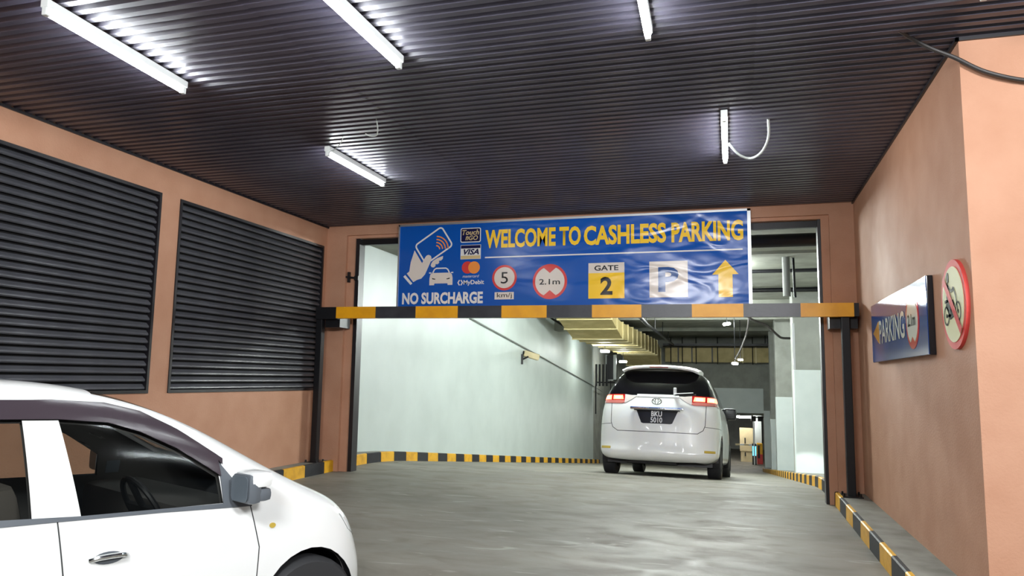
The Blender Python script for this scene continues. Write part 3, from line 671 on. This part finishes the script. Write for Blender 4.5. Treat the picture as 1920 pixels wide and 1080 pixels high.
# ------------------------------------------------------------------ car bodies
FC = [-1,-.55,0,.55,1]
def cage(st, crown, bot, bulge0, bulge1, levels=3):
    """box-topology cage -> subdivided bmesh. st: list of (ylist|y, wlist, zlist) per station, levels k from sill to roof edge"""
    J = len(st)-1; K = len(st[0][1])-1; I = len(FC)-1; idx = {}; vs = []
    def pos(i, j, k):
        y, wl_, zl = st[j]; f = FC[i]; yy = y[k] if isinstance(y, (list,tuple)) else y; q = 1-f*f
        z = zl[k]
        if k == K: z += crown[j]*q
        if k == 0: z += bot[j]*q
        if j == 0: yy -= bulge0[k]*q
        if j == J: yy += bulge1[k]*q
        return (f*wl_[k], yy, z)
    def V_(i, j, k):
        if (i,j,k) not in idx: idx[(i,j,k)] = len(vs); vs.append(pos(i,j,k))
        return idx[(i,j,k)]
    fs = []
    for j in range(J):
        for k in range(K):
            fs.append((V_(I,j,k),V_(I,j+1,k),V_(I,j+1,k+1),V_(I,j,k+1))); fs.append((V_(0,j+1,k),V_(0,j,k),V_(0,j,k+1),V_(0,j+1,k+1)))
        for i in range(I):
            fs.append((V_(i,j,K),V_(i+1,j,K),V_(i+1,j+1,K),V_(i,j+1,K))); fs.append((V_(i+1,j,0),V_(i,j,0),V_(i,j+1,0),V_(i+1,j+1,0)))
    for k in range(K):
        for i in range(I):
            fs.append((V_(i,0,k),V_(i+1,0,k),V_(i+1,0,k+1),V_(i,0,k+1))); fs.append((V_(i+1,J,k),V_(i,J,k),V_(i,J,k+1),V_(i+1,J,k+1)))
    me = bpy.data.meshes.new('cage'); me.from_pydata(vs, [], fs)
    o = bpy.data.objects.new('cage', me); COL.objects.link(o); md = o.modifiers.new('s','SUBSURF'); md.levels = levels; md.render_levels = levels
    dg = bpy.context.evaluated_depsgraph_get(); m2 = bpy.data.meshes.new_from_object(o.evaluated_get(dg))
    COL.objects.unlink(o); bpy.data.objects.remove(o)
    bm = bmesh.new(); bm.from_mesh(m2); bm.faces.layers.int.new('part'); bm.normal_update()
    return bm
def inside(p, poly):
    x, y = p; c = False; n = len(poly)
    for i in range(n):
        x1, y1 = poly[i]; x2, y2 = poly[(i+1)%n]
        if (y1 > y) != (y2 > y) and x < (x2-x1)*(y-y1)/(y2-y1)+x1: c = not c
    return c
AX = {'x':(1,2),'y':(0,2),'z':(0,1)}
def cut(bm, poly, ax, sel, part):
    """cut the outline of poly (projected along ax) into the faces chosen by sel and number the inside faces"""
    a, b = AX[ax]; lay = bm.faces.layers.int['part']
    x0 = min(p[0] for p in poly); x1 = max(p[0] for p in poly); y0 = min(p[1] for p in poly); y1 = max(p[1] for p in poly)
    def cand():
        out = []
        for f in bm.faces:
            us = [v.co[a] for v in f.verts]
            if max(us) < x0 or min(us) > x1: continue
            ws = [v.co[b] for v in f.verts]
            if max(ws) < y0 or min(ws) > y1: continue
            if sel(f.calc_center_median(), f.normal): out.append(f)
        return out
    n = len(poly)
    for i in range(n):
        p, q = poly[i], poly[(i+1)%n]; fs = cand()
        if not fs: return
        co = Vector((0,0,0)); co[a], co[b] = p; no = Vector((0,0,0)); no[a] = q[1]-p[1]; no[b] = -(q[0]-p[0])
        if no.length < 1e-9: continue
        es = {e for f in fs for e in f.edges}; vs_ = {v for f in fs for v in f.verts}
        bmesh.ops.bisect_plane(bm, geom=fs+list(es)+list(vs_), dist=1e-5, plane_co=co, plane_no=no.normalized())
        bm.normal_update()
    for f in cand():
        c = f.calc_center_median()
        if inside((c[a], c[b]), poly): f[lay] = part
def seam(bm, pts, wd, ax, sel, part):
    for p, q in zip(pts[:-1], pts[1:]):
        d = Vector((q[0]-p[0], q[1]-p[1])); d.normalize(); nn = Vector((-d.y,d.x))*wd/2; e = d*wd*.3
        cut(bm, [(p[0]-e.x+nn.x,p[1]-e.y+nn.y),(p[0]-e.x-nn.x,p[1]-e.y-nn.y),(q[0]+e.x-nn.x,q[1]+e.y-nn.y),(q[0]+e.x+nn.x,q[1]+e.y+nn.y)], ax, sel, part)
def split(bm, parts, parent, loose=()):
    """parts: {number: (name, material, offset along normal)} -> one mesh object per number"""
    lay = bm.faces.layers.int['part']; out = {}
    for k, (name, mat, off) in parts.items():
        b2 = bm.copy(); l2 = b2.faces.layers.int['part']
        bmesh.ops.delete(b2, geom=[f for f in b2.faces if f[l2] != k], context='FACES')
        if not b2.faces: b2.free(); continue
        if off:
            vn = {v: v.normal.copy() for v in b2.verts}
            for v in b2.verts: v.co += vn[v]*off
        for f in b2.faces: f.smooth = True
        groups = [None]
        if k in loose:
            seen = {}; groups = []
            for f in b2.faces:
                if f in seen: continue
                g = len(groups); groups.append(g); todo = [f]; seen[f] = g
                while todo:
                    q = todo.pop()
                    for v in q.verts:
                        for h in v.link_faces:
                            if h not in seen: seen[h] = g; todo.append(h)
            order = [seen[f] for f in b2.faces]
        for g in groups:
            b3 = b2.copy()
            if g is not None:
                b3.faces.ensure_lookup_table()
                bmesh.ops.delete(b3, geom=[f for f, n in zip(list(b3.faces), order) if n != g], context='FACES')
                if sum(f.calc_area() for f in b3.faces) < 2e-4: b3.free(); continue
            me = bpy.data.meshes.new(name); b3.to_mesh(me); b3.free(); me.materials.append(mat)
            o = bpy.data.objects.new(name, me); COL.objects.link(o); o.parent = parent; out.setdefault(k, o)
        b2.free()
    return out
def wheel(parent, x, y, r, wd, side):
    """side +1: outer face towards +x"""
    prof = [(-wd/2,r*.62),(-wd/2,r*.92),(-wd/2+.02,r*.985),(-wd/4,r),(wd/4,r),(wd/2-.02,r*.985),(wd/2,r*.92),(wd/2,r*.62),(wd/2-.03,r*.60)]
    t = MB().lathe(prof, 36, 0, (0,0,0)).build('wheel', M['rubber'], parent, True); t.location = (x,y,r)
    s = side
    mb = MB().lathe([(s*(wd/2-.05),0),(s*(wd/2-.05),r*.14),(s*(wd/2-.10),r*.2),(s*(wd/2-.10),r*.50),(s*(wd/2-.02),r*.56),(s*(wd/2-.012),r*.615),(-s*wd/2,r*.6)], 36)
    for k in range(7):
        a = 2*math.pi*k/7; c_, s_ = math.cos(a), math.sin(a); p = []
        for (rr, hw, xx) in ((.08*r,.035,wd/2-.045),(.58*r,.022,wd/2-.025)):
            for sg in (-1,1): p.append((s*xx, rr*c_-sg*hw*s_, rr*s_+sg*hw*c_))
        for (rr, hw) in ((.08*r,.035),(.58*r,.022)):
            for sg in (-1,1): p.append((s*(wd/2-.09), rr*c_-sg*hw*s_, rr*s_+sg*hw*c_))
        mb.add(p, [(0,1,3,2),(0,2,6,4),(1,5,7,3)])
    mb.build('rim', M['rim'], t, False)
    return t
def arch_liner(parent, xs, y, r, R_, name='wheel_arch'):
    mb = MB(); n = 18; x0, x1 = xs
    vs = []
    for i in range(n+1):
        a = math.pi*(-.12+1.24*i/n); vs += [(x0,y+R_*math.cos(a),r+R_*math.sin(a)),(x1,y+R_*math.cos(a),r+R_*math.sin(a))]
    mb.add(vs, [(2*i,2*i+1,2*i+3,2*i+2) for i in range(n)]); mb.add([vs[2*i] for i in range(n+1)], [tuple(range(n+1))])
    return mb.build(name, M['black_plastic'], parent, fix=False)

# ---- white people carrier on the ramp
mp_ = empty('people_carrier', (-1.265,12.1,floor_z(-1.265,12.1)-.02), (-math.atan(SL),.0107,R(-2)))
tag(mp_, 'white people carrier seen from behind, brake lights lit, driving down the ramp', 'car')
st = [([.24,.12,.18,.20,.25,.36,.56], [.80,.90,.905,.92,.90,.76,.60], [.225,.36,.455,.76,1.14,1.45,1.70]),
      ([.40,.33,.36,.38,.44,.52,.68], [.86,.95,.955,.965,.945,.83,.66], [.25,.36,.46,.75,1.14,1.46,1.735]),
      (1.0, [.87,.95,.955,.965,.95,.84,.68], [.22,.32,.47,.74,1.14,1.46,1.755]),
      (2.2, [.87,.945,.95,.96,.945,.845,.69], [.22,.30,.47,.74,1.13,1.46,1.76]),
      (3.1, [.87,.945,.95,.96,.94,.83,.67], [.22,.30,.47,.74,1.11,1.44,1.72]),
      (3.75, [.87,.945,.95,.95,.92,.79,.62], [.22,.30,.47,.74,1.07,1.28,1.45]),
      (4.25, [.84,.91,.92,.92,.87,.80,.66], [.22,.30,.47,.68,.95,1.03,1.10]),
      (4.75, [.66,.73,.74,.74,.68,.60,.5], [.26,.34,.46,.60,.78,.84,.87])]
bm = cage(st, [.03,.045,.05,.05,.05,.05,.04,.03], [0]*8, [.10,.13,.14,.15,.15,.13,.10], [.08,.1,.1,.12,.1,.06,.04], 3)
rear = lambda c, n: n.y < -.12 and c.y < .9
rear_w = lambda c, n: c.y < .62 and n.z < .8 and (n.y < -.05 or abs(n.x) > .3)
side_r = lambda c, n: n.x > .25
side_l = lambda c, n: n.x < -.25
cut(bm, [(-.93,1.285),(.93,1.285),(.80,1.46),(.69,1.68),(.62,1.725),(-.62,1.725),(-.69,1.68),(-.80,1.46)], 'y', rear, 1)
for s in (-1, 1):
    P = [(.335,1.272),(.56,1.300),(.99,1.298),(1.05,1.22),(1.05,1.150),(.575,1.143),(.50,1.165),(.40,1.225)]
    sel = lambda c, n, s=s: c.y < .56 and c.x*s > 0 and (n.y < -.05 or abs(n.x) > .3)
    cut(bm, [(s*x,z) for x,z in P], 'y', sel, 2)
    cut(bm, [(s*x,z) for x,z in [(.575,1.148),(.92,1.153),(.92,1.195),(.60,1.20),(.53,1.19),(.54,1.16)]], 'y', sel, 3)
    cut(bm, [(s*x,z) for x,z in [(.335,1.272),(.535,1.297),(.535,1.15),(.50,1.165),(.40,1.225)]], 'y', sel, 12)
    cut(bm, [(s*x,z) for x,z in [(.555,1.212),(.735,1.212),(.735,1.282),(.575,1.282)]], 'y', sel, 4)
    cut(bm, [(s*x,z) for x,z in [(.765,1.205),(.90,1.205),(.90,1.282),(.765,1.282)]], 'y', sel, 4)
    cut(bm, [(s*x,z) for x,z in [(.60,1.228),(.70,1.228),(.70,1.262),(.60,1.262)]], 'y', sel, 5)
    cut(bm, [(s*x,z) for x,z in [(.80,1.222),(.86,1.222),(.86,1.262),(.80,1.262)]], 'y', sel, 5)
    cut(bm, [(s*x,z) for x,z in [(.735,.415),(.895,.415),(.895,.452),(.735,.452)]], 'y', sel, 6)
cut(bm, [(-.335,1.262),(.335,1.262),(.335,1.302),(-.335,1.302)], 'y', rear, 7)
cut(bm, [(-.33,1.045),(.33,1.045),(.245,.845),(.215,.835),(-.215,.835),(-.245,.845)], 'y', rear, 8)
sm = [(-.755,1.142),(-.745,.84),(-.715,.76),(-.63,.705),(.63,.705),(.715,.76),(.745,.84),(.755,1.142)]
seam(bm, sm, .010, 'y', rear, 9)
for s in (-1, 1): seam(bm, [(s*.745,.815),(s*.97,.80)], .008, 'y', lambda c, n, s=s: c.y < .75 and c.x*s > 0, 9)
cut(bm, [(-.97,.23),(-.80,.268),(-.40,.25),(.30,.25),(.60,.265),(.99,.22),(.99,.1),(-.99,.1)], 'y', lambda c, n: c.y < .5 and n.y < .1, 10)
for sel in (side_r, side_l):
    cut(bm, [(.75,1.20),(3.55,1.17),(3.35,1.36),(2.9,1.60),(1.1,1.63),(.80,1.45)], 'x', sel, 1)
    for y in (.88,3.82): cut(bm, [(y+.385*math.cos(2*math.pi*k/24), .335+.385*math.sin(2*math.pi*k/24)) for k in range(24)], 'x', sel, 11)
    seam(bm, [(.80,.80),(.95,1.15)], .008, 'x', sel, 9); seam(bm, [(2.25,.36),(2.25,1.17)], .008, 'x', sel, 9); seam(bm, [(1.25,.50),(1.15,1.18)], .008, 'x', sel, 9)
split(bm, {0:('body', M['mpv_white'], 0), 1:('window', M['dark_glass'], 0), 2:('tail_lamp', M['red_lens'], .004), 3:('tail_lamp_lower_strip', M['pink_lens'], .006), 12:('tail_lamp_clear_tip', M['clear_lens'], .006),
           4:('brake_light', M['brake'], .006), 5:('brake_light_core', M['brake_core'], .008), 6:('reflector', M['amber'], .006), 7:('chrome_strip', M['white_metal'], .008), 8:('number_plate', M['steel_k'], .003),
           9:('panel_gap', M['seam'], -.003), 10:('lower_valance', M['black_plastic'], -.01)}, mp_, (1,2,3,4,5,6,12))
bm.free()
for nm in ('number_plate',):
    npo = [c for c in mp_.children if c.name.startswith(nm)][0]
ys_ = [v.co.y for v in npo.data.vertices]; yp = min(ys_)-.004
text('BKU', -.085,.945,.085,1.03, -yp, M['plate_w'], npo, bold=.03); text('5010', -.095,.850,.090,.935, -yp, M['plate_w'], npo, bold=.02)
# garnish, emblem, wiper, spoiler
MB().cbox(-.42,yp-.028,1.05,.42,yp+.06,1.092,.012).build('chrome_garnish', M['chrome'], mp_, True)
MB().box(-.36,yp-.022,1.040,.36,yp+.05,1.052).build('garnish_shadow', M['black_plastic'], mp_)
em = empty('emblem', (0,yp-.005,1.185), (R(-8),0,0), mp_)
def ring(a, b, wd, cx=0, cz=0, n=28):
    mb = MB(); pts = [(cx+a*math.cos(2*math.pi*k/n), 0, cz+b*math.sin(2*math.pi*k/n)) for k in range(n+1)]
    return mb.tube(pts, wd, 6, False)
e1 = ring(.075,.050,.007); e1.build('emblem_ring', M['emblem'], em, True)
ring(.026,.048,.006).build('emblem_ring', M['emblem'], em, True); ring(.062,.024,.006,0,.022).build('emblem_ring', M['emblem'], em, True)
sp_ = []
mbs = MB()
prof = [(.235,1.742,.60),(.215,1.765,.62),(.25,1.792,.63),(.42,1.812,.65),(.70,1.812,.66),(.70,1.77,.66),(.40,1.745,.62)]
nx = 16
for i in range(nx+1):
    f = -1+2*i/nx
    for (y, z, ww) in prof: mbs.v.append((f*ww, y+.10*f*f+(.10*abs(f)**8), z-.045*f*f-.02*abs(f)**10))
m_ = len(prof)
for i in range(nx):
    for k in range(m_): mbs.f.append((i*m_+k, i*m_+(k+1)%m_, (i+1)*m_+(k+1)%m_, (i+1)*m_+k))
mbs.f += [tuple(range(m_)), tuple(nx*m_+k for k in range(m_-1,-1,-1))]
spo = mbs.build('spoiler', M['mpv_white'], mp_, True)
MB().cbox(-.15,.222,1.744,.15,.24,1.756,.004).build('high_brake_lamp', M['red_lens'], spo)
wp_ = MB().cbox(.25,.14,1.285,.30,.18,1.42,.012).build('wiper_mount', M['white_metal'], mp_)
MB().tube([(.28,.145,1.30),(.60,.17,1.315)], .010, 6).build('wiper_arm', M['black_plastic'], wp_); MB().tube([(.26,.135,1.318),(.56,.165,1.345)], .008, 6).build('wiper_blade', M['white_metal'], wp_)
for x, sd in ((.85,1),(-.85,-1)):
    for y in (.88,3.82):
        wheel(mp_, x, y, .335, .21, sd); arch_liner(mp_, (sd*.55, sd*.93), y, .335, .38)
MB().box(-.84,.45,.20,.84,4.5,.30).build('underbody', M['black_plastic'], mp_)
MB().cbox(-.5,.30,.20,.3,.7,.30,.03).build('silencer', M['black_plastic'], mp_)
for s in (1,-1):
    mr = MB().cbox(s*.97-.13 if s > 0 else s*.97-.13,3.28,1.11,s*.97+.13,3.44,1.34,.06).build('door_mirror', M['black_plastic'], mp_, True); MB().cbox(s*.98-.11,3.265,1.13,s*.98+.11,3.30,1.32,.05).build('mirror_glass', M['black_plastic'], mr, True); MB().box(s*.84-.05,3.32,1.09,s*.84+.10,3.40,1.14).build('mirror_arm', M['black_plastic'], mr)

# ---- white hatchback in the foreground
hc = empty('hatchback', (-2.918,3.976,-.176), (0,0,-.416)); tag(hc, 'white hatchback in the foreground at left, its side towards the camera', 'car')
st = [([-2.95]*6, [.62,.68,.69,.66,.56,.44], [.30,.42,.62,.95,1.20,1.42]),
      ([-2.70]*6, [.72,.77,.785,.76,.66,.52], [.22,.36,.62,.96,1.25,1.47]),
      (-2.0, [.74,.79,.81,.79,.69,.57], [.18,.32,.62,.965,1.27,1.53]),
      (-1.35, [.74,.79,.81,.79,.69,.575], [.17,.30,.62,.965,1.28,1.545]),
      (-.95, [.74,.79,.81,.79,.70,.585], [.17,.30,.62,.955,1.25,1.49]),
      (-.60, [.74,.79,.81,.785,.725,.61], [.17,.30,.62,.945,1.17,1.355]),
      (-.28, [.74,.79,.81,.785,.745,.65], [.17,.30,.62,.93,1.05,1.155]),
      (.02, [.74,.79,.82,.79,.74,.64], [.17,.30,.60,.865,.935,.99]),
      (.26, [.73,.77,.80,.76,.69,.58], [.18,.31,.57,.79,.855,.895]),
      ([.36,.38,.38,.36,.34,.33], [.68,.71,.72,.68,.60,.50], [.19,.31,.53,.72,.785,.82]),
      ([.44,.475,.475,.44,.41,.38], [.58,.61,.62,.56,.48,.40], [.21,.31,.50,.64,.70,.745])]
bm = cage(st, [.02,.012,.012,.010,-.005,-.02,-.02,.0,.015,.02,.02], [0]*11, [.06]*6, [.10,.12,.14,.14,.14,.12], 3)
# wheel arches stand a little proud
FZ = [(-1.222,1.376),(-1.02,1.356),(-.878,1.31),(-.717,1.23),(-.59,1.149),(-.52,1.104)]
FRONT = [(-1.145,.968)]+FZ+[(-.505,.952)]
VIS = [(-1.80,1.380),(-1.222,1.366),(-1.02,1.345),(-.882,1.300),(-.724,1.220),(-.600,1.138),(-.51,1.075),(-.49,1.155),(-.576,1.216),(-.70,1.302),(-.864,1.389),(-1.02,1.430),(-1.24,1.446),(-1.80,1.452)]
REARW = [(-1.36,1.385),(-1.33,.978),(-1.78,.990),(-1.78,1.395)]
QUART = [(-1.80,.99),(-2.30,1.02),(-2.12,1.38),(-1.80,1.395)]
BELT = [(-2.3,1.012),(-1.445,.989),(-1.15,.970),(-.505,.951),(-.352,.943),(-.352,.921),(-.80,.943),(-1.24,.957),(-1.445,.962),(-2.3,.985)]
SAIL = [(-.515,1.150),(-.505,.950),(-.362,.935),(-.365,.955)]
for sel in (lambda c, n: n.x > .2, lambda c, n: n.x < -.2):
    for poly, k in ((FRONT,1),(REARW,1),(QUART,1),(VIS,2),(BELT,3),(SAIL,3)):
        cut(bm, poly, 'x', sel, k)
    for y in (0,-2.42): cut(bm, [(y+.295*math.cos(2*math.pi*k/28), .375+.295*math.sin(2*math.pi*k/28)) for k in range(28)], 'x', lambda c, n, sel=sel: sel(c, n) or abs(c.x) > .60, 9)
    seam(bm, [(-.36,.93),(-.31,.72),(-.33,.36)], .006, 'x', sel, 5); seam(bm, [(-1.235,.955),(-1.20,.70),(-1.24,.34)], .006, 'x', sel, 5); seam(bm, [(-1.24,.34),(-.33,.36)], .006, 'x', sel, 5)
    cut(bm, [(.22,.81),(.32,.80),(.52,.66),(.50,.60),(.38,.66),(.28,.72)], 'x', sel, 6)
cut(bm, [(-.52,-1.05),(.52,-1.05),(.55,-.75),(.60,-.22),(.45,-.13),(0,-.09),(-.45,-.13),(-.60,-.22),(-.55,-.75)], 'z', lambda c, n: n.z > .2 and abs(n.x) < .72, 7)
cut(bm, [(-.46,1.06),(.46,1.06),(.42,1.36),(-.42,1.36)], 'y', lambda c, n: n.y < -.2, 7)
lay = bm.faces.layers.int['part']
lb = bm.copy(); l2 = lb.faces.layers.int['part']
bmesh.ops.delete(lb, geom=[f for f in lb.faces if f[l2] in (1,7,9)], context='FACES')
lb.normal_update(); nn = {v: v.normal.copy() for v in lb.verts}
for v in lb.verts: v.co -= nn[v]*.03
for f in lb.faces: f.smooth = True
bmesh.ops.reverse_faces(lb, faces=lb.faces)
me = bpy.data.meshes.new('cabin_lining'); lb.to_mesh(me); lb.free(); me.materials.append(M['lining']); lo = bpy.data.objects.new('cabin_lining', me); COL.objects.link(lo); lo.parent = hc
hp = split(bm, {0:('body', M['car_white'], 0), 1:('side_window', M['glass'], -.004), 2:('weather_visor', M['visor'], .012), 3:('belt_moulding', M['grey_plastic'], .004), 5:('panel_gap', M['seam'], -.003),
           6:('headlamp', M['head_lens'], .002), 7:('windscreen', M['glass'], -.004)}, hc, (1,2,3,6,7))
from mathutils.bvhtree import BVHTree
bvh = BVHTree.FromBMesh(bm)
def side_at(y, z, s=1):
    h = bvh.ray_cast(Vector((s*2,y,z)), Vector((-s,0,0)))
    return h[0].x if h[0] else s*.8
for x, sd in ((.72,1),(-.72,-1)):
    for y in (0,-2.42):
        wheel(hc, x, y, .31, .175, sd); arch_liner(hc, (sd*.48, sd*.795), y, .375, .293)
MB().box(-.72,-2.7,.16,.72,.35,.24).build('underbody', M['black_plastic'], hc)
# door handles
for s in (1,-1):
    for y in (-1.03,-2.0):
        x = side_at(y,.785,s)
        pts = circle((y,.785),.062,20,.026)
        o = MB().prism(pts, x-.002*s, x+.003*s, 0).build('handle_recess', M['grey_plastic'], hc)
        MB().tube([(x+.002*s,y-.075,.785),(x+.026*s,y-.05,.795),(x+.030*s,y,.797),(x+.026*s,y+.05,.795),(x+.002*s,y+.075,.785)], .011, 8).build('door_handle', M['chrome'], o, True)
    x = side_at(-.238,.815,s); MB().prism(circle((-.238,.815),.017,14,.013), x-.004*s, x+.006*s, 0).build('side_marker', M['amber'], hc)
# mirrors
for s in (1,-1):
    xa, xb = (.785,.955) if s > 0 else (-.955,-.785)
    cap = MB().cbox(xa,-.475,.955,xb,-.40,1.10,.03).build('door_mirror', M['grey_plastic'], hc, True)
    MB().cbox(xa-.002,-.462,1.03,xb+.006,-.345,1.110,.032).build('mirror_cap', M['car_white'], cap, True)
    MB().cbox(xa+.004,-.43,.965,xb-.004,-.345,1.03,.025).build('mirror_shell', M['grey_plastic'], cap, True)
    MB().prism(rounded(xa+.012,.968,xb-.012,1.088,.025), -.479, -.476, 1).build('mirror_glass', M['mirror'], cap)
    MB().prism([(s*.74,.955),(s*.84,.965),(s*.84,1.01),(s*.72,1.03)], -.46,-.38,1).build('mirror_arm', M['grey_plastic'], cap)
# cabin
def seat(x, y, label=None):
    t = empty('front_seat', (x,y,.30), (0,0,0), hc)
    MB().cbox(-.24,-.25,0,.24,.27,.24,.06).build('cushion', M['seat'], t, True)
    b = MB().cbox(-.23,-.08,0,.23,.09,.62,.06).build('backrest', M['seat'], t, True); b.location = (0,-.22,.18); b.rotation_euler = (R(14),0,0)
    h = MB().cbox(-.13,-.05,0,.13,.05,.19,.04).build('headrest', M['seat'], t, True); h.location = (0,-.40,.80); h.rotation_euler = (R(10),0,0)
seat(.36,-1.05); seat(-.36,-1.05)
MB().cbox(-.62,-2.1,.3,.62,-1.75,.55,.05).cbox(-.62,-2.22,.45,.62,-2.08,1.10,.05).build('rear_bench', M['seat'], hc, True)
MB().cbox(-.68,-.62,.62,.68,-.25,.93,.06).build('dashboard', M['lining'], hc, True)
swh = empty('steering_wheel', (.36,-.70,.90), (R(-62),0,0), hc)
MB().tube([(.175*math.cos(2*math.pi*k/24),.175*math.sin(2*math.pi*k/24),0) for k in range(25)], .014, 8, False).build('wheel_ring', M['black_plastic'], swh, True); MB().box(-.17,-.02,-.01,.17,.02,.01).box(-.02,-.17,-.01,.02,0,.01).build('wheel_spoke', M['black_plastic'], swh)
bm.free()
